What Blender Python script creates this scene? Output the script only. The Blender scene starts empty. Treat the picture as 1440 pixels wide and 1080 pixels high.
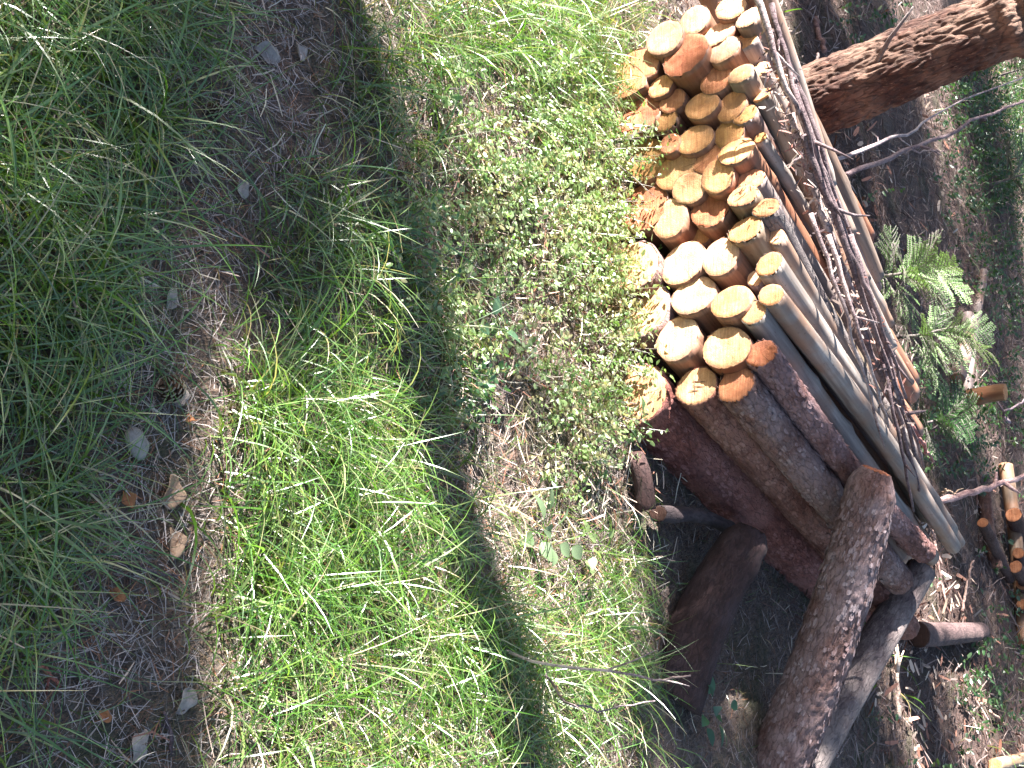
import bpy, math, random
import numpy as np
from mathutils import Vector, Matrix, Quaternion, noise
R = math.radians
random.seed(7); rng = np.random.default_rng(7)
S = bpy.context.scene
COL = S.collection

# ------------------------------------------------------------------ camera
PITCH, ROLL, EYE, FOC = R(33), R(12), 1.6, 1544.0
F = np.array([0, math.cos(PITCH), -math.sin(PITCH)])
U = np.array([0, math.sin(PITCH), math.cos(PITCH)])
L = np.array([-1., 0, 0])
CX = math.cos(ROLL) * U - math.sin(ROLL) * L       # the camera is held on its side
CY = math.sin(ROLL) * U + math.cos(ROLL) * L
CP = np.array([0, 0, EYE])
cd = bpy.data.cameras.new('camera'); cam = bpy.data.objects.new('camera', cd); COL.objects.link(cam)
cd.sensor_width = 36; cd.lens = 36 * FOC / 1440; cd.clip_start = .05; cd.clip_end = 500
m = Matrix([[CX[i], CY[i], -F[i], CP[i]] for i in range(3)] + [[0, 0, 0, 1]])
cam.matrix_world = m
S.camera = cam

# ------------------------------------------------------------------ light
SUN_AZ, SUN_EL = R(265), R(28)
SUN = np.array([math.sin(SUN_AZ) * math.cos(SUN_EL), math.cos(SUN_AZ) * math.cos(SUN_EL), math.sin(SUN_EL)])
w = bpy.data.worlds.new('World'); S.world = w; w.use_nodes = True
nt = w.node_tree; bg = nt.nodes['Background']
sky = nt.nodes.new('ShaderNodeTexSky'); sky.sky_type = 'NISHITA'; sky.sun_disc = False
sky.sun_elevation = SUN_EL; sky.sun_rotation = SUN_AZ
nt.links.new(sky.outputs[0], bg.inputs[0]); bg.inputs[1].default_value = .032
sd = bpy.data.lights.new('sun', 'SUN'); sd.energy = 5.0; sd.angle = R(.5); sd.color = (1, .96, .91)
so = bpy.data.objects.new('sun', sd); COL.objects.link(so)
so.rotation_euler = Vector(SUN).to_track_quat('Z', 'Y').to_euler()
S.view_settings.view_transform = 'Standard'; S.view_settings.look = 'None'
S.view_settings.exposure = 2.95; S.view_settings.gamma = 1
S.render.engine = 'CYCLES'

# ------------------------------------------------------------------ geometry of the place
def ray(x, y): return F + CX * (x - 720) / FOC + CY * (540 - y) / FOC
def zg(x, y):
    return .025 * math.sin(1.7 * x + .6) * math.cos(1.3 * y) + .012 * math.sin(4.3 * x + 2.1 * y) + .008 * math.sin(9 * x - 7 * y)
def zga(x, y):
    return .025 * np.sin(1.7 * x + .6) * np.cos(1.3 * y) + .012 * np.sin(4.3 * x + 2.1 * y) + .008 * np.sin(9 * x - 7 * y)
def gnd(x, y, z=0.):
    d = ray(x, y); t = (z - EYE) / d[2]; return CP + d * t
def dist(x, y, t):      # point seen at (x, y), t metres deep along the view axis
    return CP + ray(x, y) * t
def proj(P):
    v = P - CP; ww = v @ F
    return 720 + FOC * (v @ CX) / ww, 540 - FOC * (v @ CY) / ww
def onground(x, y, up=0.):
    p = gnd(x, y); p = gnd(x, y, zg(p[0], p[1])); return np.array([p[0], p[1], zg(p[0], p[1]) + up])

# ------------------------------------------------------------------ materials
class NT:
    def __init__(s, name):
        s.m = bpy.data.materials.new(name); s.m.use_nodes = True
        s.t = s.m.node_tree; s.p = s.t.nodes['Principled BSDF']; s.out = s.t.nodes['Material Output']
    def n(s, typ, _in=None, **kw):
        q = s.t.nodes.new('ShaderNode' + typ)
        for k, v in kw.items(): setattr(q, k, v)
        for k, v in (_in or {}).items():
            if hasattr(v, 'is_output') or isinstance(v, bpy.types.NodeSocket): s.t.links.new(v, q.inputs[k])
            else: q.inputs[k].default_value = v
        return q
    def l(s, a, b): s.t.links.new(a, b)
    def ramp(s, fac, stops):
        q = s.t.nodes.new('ShaderNodeValToRGB'); s.l(fac, q.inputs[0]); e = q.color_ramp.elements
        while len(e) < len(stops): e.new(.5)
        for i, (p, c) in enumerate(stops): e[i].position = p; e[i].color = (*c, 1)
        return q.outputs[0]
    def mix(s, fac, a, b, mode='MIX'):
        q = s.t.nodes.new('ShaderNodeMix'); q.data_type = 'RGBA'; q.blend_type = mode
        for i, v in ((0, fac), (6, a), (7, b)):
            if isinstance(v, bpy.types.NodeSocket): s.l(v, q.inputs[i])
            else: q.inputs[i].default_value = v if i == 0 else (*v, 1)
        return q.outputs[2]
    def bump(s, h, strength, distance):
        q = s.n('Bump', {'Height': h, 'Strength': strength, 'Distance': distance}); s.l(q.outputs[0], s.p.inputs['Normal'])
    def coord(s, scale=(1, 1, 1), rand=True):
        tc = s.n('TexCoord'); v = tc.outputs['Object']
        if rand:
            oi = s.n('ObjectInfo'); a = s.n('VectorMath', {0: (13.1, 7.7, 9.3)}, operation='SCALE'); s.l(oi.outputs['Random'], a.inputs['Scale'])
            b = s.n('VectorMath', {0: v, 1: a.outputs[0]}, operation='ADD'); v = b.outputs[0]
        mp = s.n('Mapping', {'Scale': scale}); s.l(v, mp.inputs[0]); return mp.outputs[0]
    def noise(s, vec, sc, det=5, rough=.6, dist=0.):
        return s.n('TexNoise', {'Vector': vec, 'Scale': sc, 'Detail': det, 'Roughness': rough, 'Distortion': dist}).outputs[0]
    def tint(s):
        return s.n('ObjectInfo').outputs['Color']

def bark_mat(name, lo, mid, hi, flake, crack=(.02, .012, .012), sc=48, st=.4, dist=.006, rough=.9):
    k = NT(name); v = k.coord((1, 1, st)); vr = k.coord((1, 1, 1))
    n1 = k.noise(v, sc, 6, .65, .6); n2 = k.noise(vr, 5, 3); n3 = k.noise(v, sc * 4, 4, .7)
    vo = k.n('TexVoronoi', {'Vector': v, 'Scale': sc * 1.3, 'Randomness': 1.}, feature='DISTANCE_TO_EDGE')
    c = k.ramp(n1, [(.3, lo), (.5, mid), (.68, hi)])
    c = k.mix(k.ramp(n2, [(.42, (0, 0, 0)), (.6, (1, 1, 1))]), c, k.mix(.5, c, flake))
    sp = k.ramp(n3, [(.58, (0, 0, 0)), (.7, (.75, .75, .75))]); c = k.mix(sp, c, flake)
    ed = k.ramp(k.mix(.3, vo.outputs['Distance'], n3), [(.10, crack), (.2, (1, 1, 1))])
    c = k.mix(.4, c, k.mix(1, c, ed, 'MULTIPLY'))
    c = k.mix(1, c, k.tint(), 'MULTIPLY')
    k.l(c, k.p.inputs['Base Color']); k.p.inputs['Roughness'].default_value = rough
    h = k.n('Math', {0: n1, 1: k.mix(.5, n3, ed)}, operation='ADD').outputs[0]
    k.bump(h, 1., dist); return k.m
M = {}
M['scaly'] = bark_mat('scaly_bark', (.07, .032, .026), (.16, .075, .058), (.27, .15, .12), (.34, .25, .24))
M['trunk'] = bark_mat('thick_pine_bark', (.035, .014, .010), (.05, .018, .012), (.11, .048, .03), (.25, .155, .11), sc=26, st=.3, dist=.012)
M['grey'] = bark_mat('grey_stick_bark', (.06, .045, .05), (.13, .10, .10), (.24, .2, .19), (.3, .27, .25), sc=40)
def peeled():
    k = NT('peeled_pole_wood'); v = k.coord((1, 1, .06)); vr = k.coord()
    n1 = k.noise(v, 45, 6, .6, .2); n2 = k.noise(vr, 4, 4); n3 = k.noise(vr, 90, 3)
    c = k.ramp(n1, [(.3, (.13, .10, .085)), (.5, (.25, .205, .175)), (.7, (.40, .35, .31))])
    c = k.mix(k.ramp(n2, [(.45, (0, 0, 0)), (.62, (1, 1, 1))]), c, (.25, .15, .10))
    c = k.mix(k.ramp(n3, [(.62, (0, 0, 0)), (.75, (.8, .8, .8))]), c, (.10, .06, .045))
    c = k.mix(1, c, k.tint(), 'MULTIPLY'); k.l(c, k.p.inputs['Base Color'])
    k.p.inputs['Roughness'].default_value = .62
    k.bump(n1, .6, .003); return k.m
M['peeled'] = peeled()
def cutwood():
    k = NT('sawn_wood'); tc = k.n('TexCoord'); v = tc.outputs['Object']
    oi = k.n('ObjectInfo'); sp = k.n('SeparateXYZ', {0: v})
    off = k.n('VectorMath', {0: (9.1, 3.3, 5.7)}, operation='SCALE'); k.l(oi.outputs['Random'], off.inputs['Scale'])
    vr = k.n('VectorMath', {0: v, 1: off.outputs[0]}, operation='ADD').outputs[0]
    nz = k.noise(vr, 14, 3); ln = k.n('VectorMath', {0: v}, operation='LENGTH').outputs['Value']
    a = k.n('Math', {0: nz, 1: .018}, operation='MULTIPLY').outputs[0]
    r = k.n('Math', {0: ln, 1: a}, operation='ADD').outputs[0]
    w = k.n('Math', {0: k.n('Math', {0: r, 1: 1250.}, operation='MULTIPLY').outputs[0]}, operation='SINE').outputs[0]
    ring = k.n('MapRange', {0: w, 1: -1., 2: 1., 3: 0., 4: 1.}).outputs[0]
    # radial drying cracks: noise over the angle only
    at = k.n('Math', {0: sp.outputs[1], 1: sp.outputs[0]}, operation='ARCTAN2').outputs[0]
    ca = k.n('CombineXYZ', {0: k.n('Math', {0: at}, operation='COSINE').outputs[0], 1: k.n('Math', {0: at}, operation='SINE').outputs[0], 2: k.n('Math', {0: oi.outputs['Random'], 1: 31.}, operation='MULTIPLY').outputs[0]}).outputs[0]
    nc = k.noise(ca, 5.5, 2, .5)
    crack = k.ramp(nc, [(.27, (.8, .8, .8)), (.29, (0, 0, 0))])
    # saw marks: straight streaks
    mp = k.n('Mapping', {'Scale': (9, 170, 9), 'Rotation': (0, 0, .9)}); k.l(vr, mp.inputs[0])
    saw = k.noise(mp.outputs[0], 1, 3, .7, .4)
    blot = k.noise(vr, 26, 5, .65); fine = k.noise(vr, 230, 3, .7)
    c = k.ramp(blot, [(.3, (.36, .18, .10)), (.5, (.60, .33, .18)), (.72, (.72, .47, .30))])
    c = k.mix(k.n('Math', {0: ring, 1: .33}, operation='MULTIPLY').outputs[0], c, (.42, .20, .09))
    c = k.mix(k.ramp(saw, [(.42, (.45, .45, .45)), (.56, (0, 0, 0))]), c, (.30, .13, .06))
    c = k.mix(k.ramp(fine, [(.62, (0, 0, 0)), (.75, (.7, .7, .7))]), c, (.22, .10, .05))
    st_ = k.noise(vr, 9, 4, .6); c = k.mix(k.ramp(st_, [(.52, (0, 0, 0)), (.68, (.6, .6, .6))]), c, (.27, .17, .13))
    c = k.mix(crack, c, (.06, .03, .02))
    c = k.mix(1, c, k.tint(), 'MULTIPLY')
    k.l(c, k.p.inputs['Base Color']); k.p.inputs['Roughness'].default_value = .85
    h = k.n('Math', {0: saw, 1: fine}, operation='ADD').outputs[0]
    k.bump(h, .9, .003); return k.m
M['cut'] = cutwood()
def ground_mat():
    k = NT('forest_floor'); v = k.coord(rand=False)
    a = k.noise(v, 3, 5, .6); b = k.noise(v, 40, 6, .75, .5); d = k.noise(v, 130, 4, .75)
    mp = k.n('Mapping', {'Scale': (1, .12, 1), 'Rotation': (0, 0, .8)}); k.l(v, mp.inputs[0]); st = k.noise(mp.outputs[0], 190, 3, .6, .4)
    mp2 = k.n('Mapping', {'Scale': (.12, 1, 1), 'Rotation': (0, 0, .5)}); k.l(v, mp2.inputs[0]); st2 = k.noise(mp2.outputs[0], 170, 3, .6, .4)
    c = k.ramp(b, [(.3, (.06, .045, .04)), (.5, (.17, .13, .115)), (.7, (.32, .26, .23))])
    c = k.mix(k.ramp(st, [(.5, (0, 0, 0)), (.62, (.7, .7, .7))]), c, (.33, .23, .17))
    c = k.mix(k.ramp(st2, [(.52, (0, 0, 0)), (.64, (.7, .7, .7))]), c, (.25, .15, .10))
    c = k.mix(k.ramp(d, [(.35, (.7, .7, .7)), (.48, (0, 0, 0))]), c, (.02, .014, .012))
    g = k.ramp(a, [(.5, (0, 0, 0)), (.64, (.55, .55, .55))]); c = k.mix(g, c, (.055, .085, .03))
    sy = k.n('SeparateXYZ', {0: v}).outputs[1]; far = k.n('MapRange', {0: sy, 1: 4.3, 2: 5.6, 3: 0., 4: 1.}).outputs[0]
    c = k.mix(far, c, k.mix(1, c, (.55, .46, .46), 'MULTIPLY'))  # darker litter soil at the back, with some of its shade painted in
    k.l(c, k.p.inputs['Base Color']); k.p.inputs['Roughness'].default_value = .95
    h = k.n('Math', {0: b, 1: st}, operation='ADD').outputs[0]; k.bump(h, 1., .02); return k.m
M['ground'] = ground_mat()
def leaf_mat(name, trans=.45, gloss=.09, rough=.35, tcol=(1.25, 1.35, .55)):
    """colour comes from the per-blade 'col' attribute"""
    k = NT(name); k.t.nodes.remove(k.p)
    at = k.n('Attribute', attribute_name='col').outputs['Color']
    d = k.n('BsdfDiffuse', {'Color': at}); tc = k.mix(1, at, tcol, 'MULTIPLY'); t = k.n('BsdfTranslucent', {'Color': tc})
    x = k.n('MixShader', {0: trans}); k.l(d.outputs[0], x.inputs[1]); k.l(t.outputs[0], x.inputs[2])
    g = k.n('BsdfGlossy', {'Color': (1, 1, 1, 1), 'Roughness': rough}); y = k.n('MixShader', {0: gloss}); k.l(x.outputs[0], y.inputs[1]); k.l(g.outputs[0], y.inputs[2])
    k.l(y.outputs[0], k.out.inputs[0]); return k.m
M['grass'] = leaf_mat('grass_blade', .42, .10, .36)
M['leaf'] = leaf_mat('green_leaf', .45, .07, .4, (1.2, 1.25, .75))
M['needle'] = leaf_mat('fir_needle', .2, .06, .4)
M['litter'] = leaf_mat('dry_litter', .1, .03, .5, (1, .9, .8))
def flat(name, c, rough=.8):
    k = NT(name); n1 = k.noise(k.coord(), 60, 5, .7); k.l(k.mix(k.ramp(n1, [(.35, (0, 0, 0)), (.65, (1, 1, 1))]), tuple(q * .6 for q in c), c), k.p.inputs['Base Color'])
    k.p.inputs['Roughness'].default_value = rough; k.bump(n1, .6, .002); return k.m
M['flake'] = bark_mat('bark_flake', (.12, .06, .055), (.24, .14, .125), (.36, .25, .23), (.42, .34, .33))
M['cone'] = flat('cone_scale', (.14, .075, .045)); M['conetip'] = flat('cone_scale_tip', (.42, .33, .25)); M['stone'] = flat('grey_stone', (.42, .38, .35))
M['dead'] = flat('dead_leaf', (.42, .28, .19)); M['deadgrey'] = flat('bleached_leaf', (.45, .38, .34)); M['orange'] = flat('orange_leaf', (.5, .2, .08))

# ------------------------------------------------------------------ object helpers
def tag(o, label=None, cat=None, group=None, kind=None):
    for k_, v_ in (('label', label), ('category', cat), ('group', group), ('kind', kind)):
        if v_: o[k_] = v_
    return o
def empty(name, loc, label, cat, group=None):
    o = bpy.data.objects.new(name, None); COL.objects.link(o); o.location = Vector(loc); o.empty_display_size = .05
    return tag(o, label, cat, group)
def mesh(name, V, Fc, mats, parent=None, mi=None, smooth=True, col=None):
    me = bpy.data.meshes.new(name)
    if isinstance(V, np.ndarray) and isinstance(Fc, np.ndarray):
        nv, nf, kk = len(V), len(Fc), Fc.shape[1]
        me.vertices.add(nv); me.vertices.foreach_set('co', V.astype(np.float32).ravel())
        me.loops.add(nf * kk); me.loops.foreach_set('vertex_index', Fc.astype(np.int32).ravel())
        me.polygons.add(nf); me.polygons.foreach_set('loop_start', (np.arange(nf) * kk).astype(np.int32))
        me.polygons.foreach_set('loop_total', np.full(nf, kk, np.int32)); me.update(calc_edges=True)
    else:
        me.from_pydata([tuple(v) for v in V], [], [tuple(f) for f in Fc]); me.update()
    for mm in (mats if isinstance(mats, (list, tuple)) else [mats]): me.materials.append(mm)
    if mi is not None: me.polygons.foreach_set('material_index', np.array(mi, np.int32))
    me.polygons.foreach_set('use_smooth', [smooth] * len(me.polygons))
    if col is not None:
        a = me.color_attributes.new('col', 'FLOAT_COLOR', 'POINT'); a.data.foreach_set('color', np.c_[col, np.ones(len(col))].astype(np.float32).ravel())
    o = bpy.data.objects.new(name, me); COL.objects.link(o)
    if parent is not None: o.parent = parent
    return o
def nz(v): return noise.noise(Vector(v))

def tube(pts, rad, n=8, rough=0., seed=0.):
    """closed tube through pts; rad per point"""
    pts = [np.array(p, float) for p in pts]; V = []; Fc = []; up = None
    for i, p in enumerate(pts):
        t = pts[min(i + 1, len(pts) - 1)] - pts[max(i - 1, 0)]; t /= np.linalg.norm(t)
        if up is None: up = np.cross(t, [.3, .2, .93]); up /= np.linalg.norm(up)
        up = up - t * (up @ t); up /= np.linalg.norm(up); sd_ = np.cross(t, up)
        for j in range(n):
            a = 2 * math.pi * j / n; rr = rad[i] * (1 + rough * nz((seed + 3 * math.cos(a), 3 * math.sin(a), i * .7)))
            V.append(p + (up * math.cos(a) + sd_ * math.sin(a)) * rr)
    for i in range(len(pts) - 1):
        for j in range(n):
            k_ = (j + 1) % n; Fc.append((i * n + j, i * n + k_, (i + 1) * n + k_, (i + 1) * n + j))
    V.append(pts[0]); V.append(pts[-1]); a, b = len(V) - 2, len(V) - 1; e = (len(pts) - 1) * n
    for j in range(n):
        k_ = (j + 1) % n; Fc.append((a, k_, j)); Fc.append((b, e + j, e + k_))
    return V, Fc
class Geo:
    def __init__(s): s.V = []; s.F = []; s.M = []
    def add(s, VF, mi=0):
        o = len(s.V); s.V += list(VF[0]); s.F += [tuple(i + o for i in f) for f in VF[1]]; s.M += [mi] * len(VF[1]); return s
    def build(s, name, mats, parent=None, smooth=True): return mesh(name, s.V, s.F, mats, parent, s.M, smooth)
def crooked(a, b, n, wob, seed):
    a, b = np.array(a), np.array(b); out = []
    for i in range(n + 1):
        t = i / n; p = a + (b - a) * t; q = wob * math.sin(math.pi * min(1, t + .15))
        out.append(p + np.array([nz((t * 2.2 + seed, 1, 2)), nz((t * 2.2 + seed, 7, 2)), nz((t * 2.2 + seed, 3, 9)) * .7]) * q)
    return out

# ------------------------------------------------------------------ logs
TINT = {'d': (.09, .06, .06), 'w': (1.15, 1.2, 1.22), 'b': (1.08, 1.06, .98), 'o': (1.0, .88, .66), 'r': (.70, .42, .34), 'k': (.92, .66, .55), 'm': (.62, .56, .32), 'f': (.62, .52, .40)}  # 'w' paints the sun glare of lit ends into the wood colour
def make_log(P, D, r, Len, label, tone='b', side='peeled', group='logs in the stack', seed=0, taper=.9, name='log', cat='log',
             hi=False, oval=.05, bend=.02, stint=(1, 1, 1), notch=None, dome=0., ragged=.04, knots=True, nolabel=False):
    root = empty(name, P, label, cat, group)
    root.rotation_euler = Vector(D).to_track_quat('Z', 'Y').to_euler()
    NA, NL = (72, 150) if hi else (44, 40); sc = seed * 3.17
    bump = (.022 if hi else .04) if side == 'scaly' else .018
    kn = [(random.uniform(.1, .95) * Len, random.uniform(0, 6.28), random.uniform(.5, 1.)) for _ in range(5 if knots else 0)]
    bx, by = random.uniform(-1, 1) * bend, random.uniform(-1, 1) * bend
    ph = random.uniform(0, 6.28)
    tx, ty = random.uniform(-.1, .1), random.uniform(-.1, .1)     # the cut is never quite square
    def rad(a, z):
        t = z / Len
        q = r * (1 + (taper - 1) * t)
        q *= 1 + oval * math.cos(2 * (a + ph)) + .03 * nz((1.4 * math.cos(a) + sc, 1.4 * math.sin(a), z * 1.5))
        dz = (.03 if side == 'scaly' else .06)
        c, s_ = math.cos(a), math.sin(a)
        q += r * bump * nz((c * r / .035 + sc, s_ * r / .035, z / dz))
        if hi and side == 'scaly':
            q += .0035 * (abs(nz((c * r / .022 + sc, s_ * r / .022, z / .035))) * 2 - .5) + .0028 * nz((c * r / .012 + sc, s_ * r / .012, z / .018))
        for kz, ka, ks in kn:
            d2 = ((z - kz) / .035) ** 2 + ((math.remainder(a - ka, 2 * math.pi)) * r / .03) ** 2
            if d2 < 6: q += .009 * ks * math.exp(-d2)
        if notch is not None and t < .4:
            da = abs(math.remainder(a - notch, 2 * math.pi)); 
            if da < .17: q *= .62 + .38 * da / .17
        return q
    A = [2 * math.pi * j / NA for j in range(NA)]
    edge = [rad(a, 0) for a in A]
    def z0(x, y): return x * tx + y * ty
    V = []; Fc = []; MI = []
    for i in range(NL + 1):
        z = Len * (i / NL) ** 1.15
        t = z / Len; cx, cy = bx * math.sin(math.pi * t), by * math.sin(math.pi * t)
        for j, a in enumerate(A):
            q = rad(a, z) if i else edge[j] * (1 + ragged * (nz((a * 9, sc, 5)) - .1))
            x, y = q * math.cos(a), q * math.sin(a)
            if dome and z < dome * 1.6: g_ = .62 + .38 * math.sin(min(1, z / (dome * 1.6)) * 1.571); x *= g_; y *= g_
            V.append((x + cx, y + cy, z + (z0(x, y) + ragged * .25 * nz((a * 14, sc, 1)) if i == 0 else z0(x, y) * (1 - t))))
    for i in range(NL):
        for j in range(NA):
            k_ = (j + 1) % NA; Fc.append((i * NA + j, i * NA + k_, (i + 1) * NA + k_, (i + 1) * NA + j)); MI.append(0)
    ri = .95 if side == 'scaly' else .98; o_ = len(V)
    for j in range(NA): v0 = V[j]; V.append((v0[0] * ri, v0[1] * ri, v0[2] + (.001 if side != 'scaly' else .0)))
    for j in range(NA): k_ = (j + 1) % NA; Fc.append((j, o_ + j, o_ + k_, k_)); MI.append(0)
    if hi and side == 'scaly':
        for _ in range(int(Len * r * 9000)):
            z = random.uniform(.03, Len - .03); a = random.uniform(0, 6.283); q = rad(a, z); t = z / Len; cx, cy = bx * math.sin(math.pi * t), by * math.sin(math.pi * t)
            if dome and z < dome * 2: continue
            if nz((math.cos(a) * 2 + sc, math.sin(a) * 2, z * 6)) < -.12: continue
            er = Vector((math.cos(a), math.sin(a), 0)); et = Vector((-math.sin(a), math.cos(a), 0)); ez = Vector((0, 0, 1)); wd_, ln_ = random.uniform(.003, .009), random.uniform(.005, .018)
            c0 = er * (q + .0012) + ez * z + Vector((cx, cy, 0)); lift = random.uniform(.0, .005); k0 = len(V)
            for (u_, v_, l_) in ((-1, -.7, 0), (.2, -1, 0), (1, -.3, .3), (.8, .8, 1), (-.3, 1, 1), (-1, .3, .5)):
                V.append(tuple(c0 + et * u_ * wd_ * random.uniform(.7, 1.2) + ez * v_ * ln_ * random.uniform(.7, 1.2) + er * (l_ * lift - .0006 * u_ * u_)))
            Fc.append(tuple(range(k0, k0 + 6))); MI.append(2)
    V.append((0, 0, Len)); c = len(V) - 1
    for j in range(NA): Fc.append((c, NL * NA + j, NL * NA + (j + 1) % NA)); MI.append(0 if tone == 'd' else 1)
    b = mesh('bark', V, Fc, [M[side], M['cut'], M['flake']], root, MI); b.color = (*stint, 1)
    V = [(0, 0, z0(0, 0) - .001)]; Fc = []; NR = 7
    for i in range(1, NR + 1):
        f = (i / NR) ** .8
        for j, a in enumerate(A):
            q = edge[j] * f * ((.955 if side == 'scaly' else .985) if i == NR else 1) * (.62 if dome else 1); x, y = q * math.cos(a), q * math.sin(a)
            rg = (.0035 if tone in 'rf' else .0012) * nz((x * 90 + sc, y * 90, 3)) + (.006 * nz((x * 25 + sc, y * 25, 3)) if tone in 'rf' else 0)
            V.append((x, y, z0(x, y) - .003 + rg + (.004 if i == NR else 0)))
    for j in range(NA): Fc.append((0, 1 + (j + 1) % NA, 1 + j))
    for i in range(NR - 1):
        for j in range(NA):
            k_ = (j + 1) % NA; o = 1 + i * NA; Fc.append((o + j, o + k_, o + NA + k_, o + NA + j))
    c = mesh('cut_face', V, Fc, M['cut'], root)
    tn = TINT[tone]; jt = random.uniform(.93, 1.06); c.color = (tn[0] * jt, tn[1] * jt * random.uniform(.97, 1.03), tn[2] * jt, 1)
    return root

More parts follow.
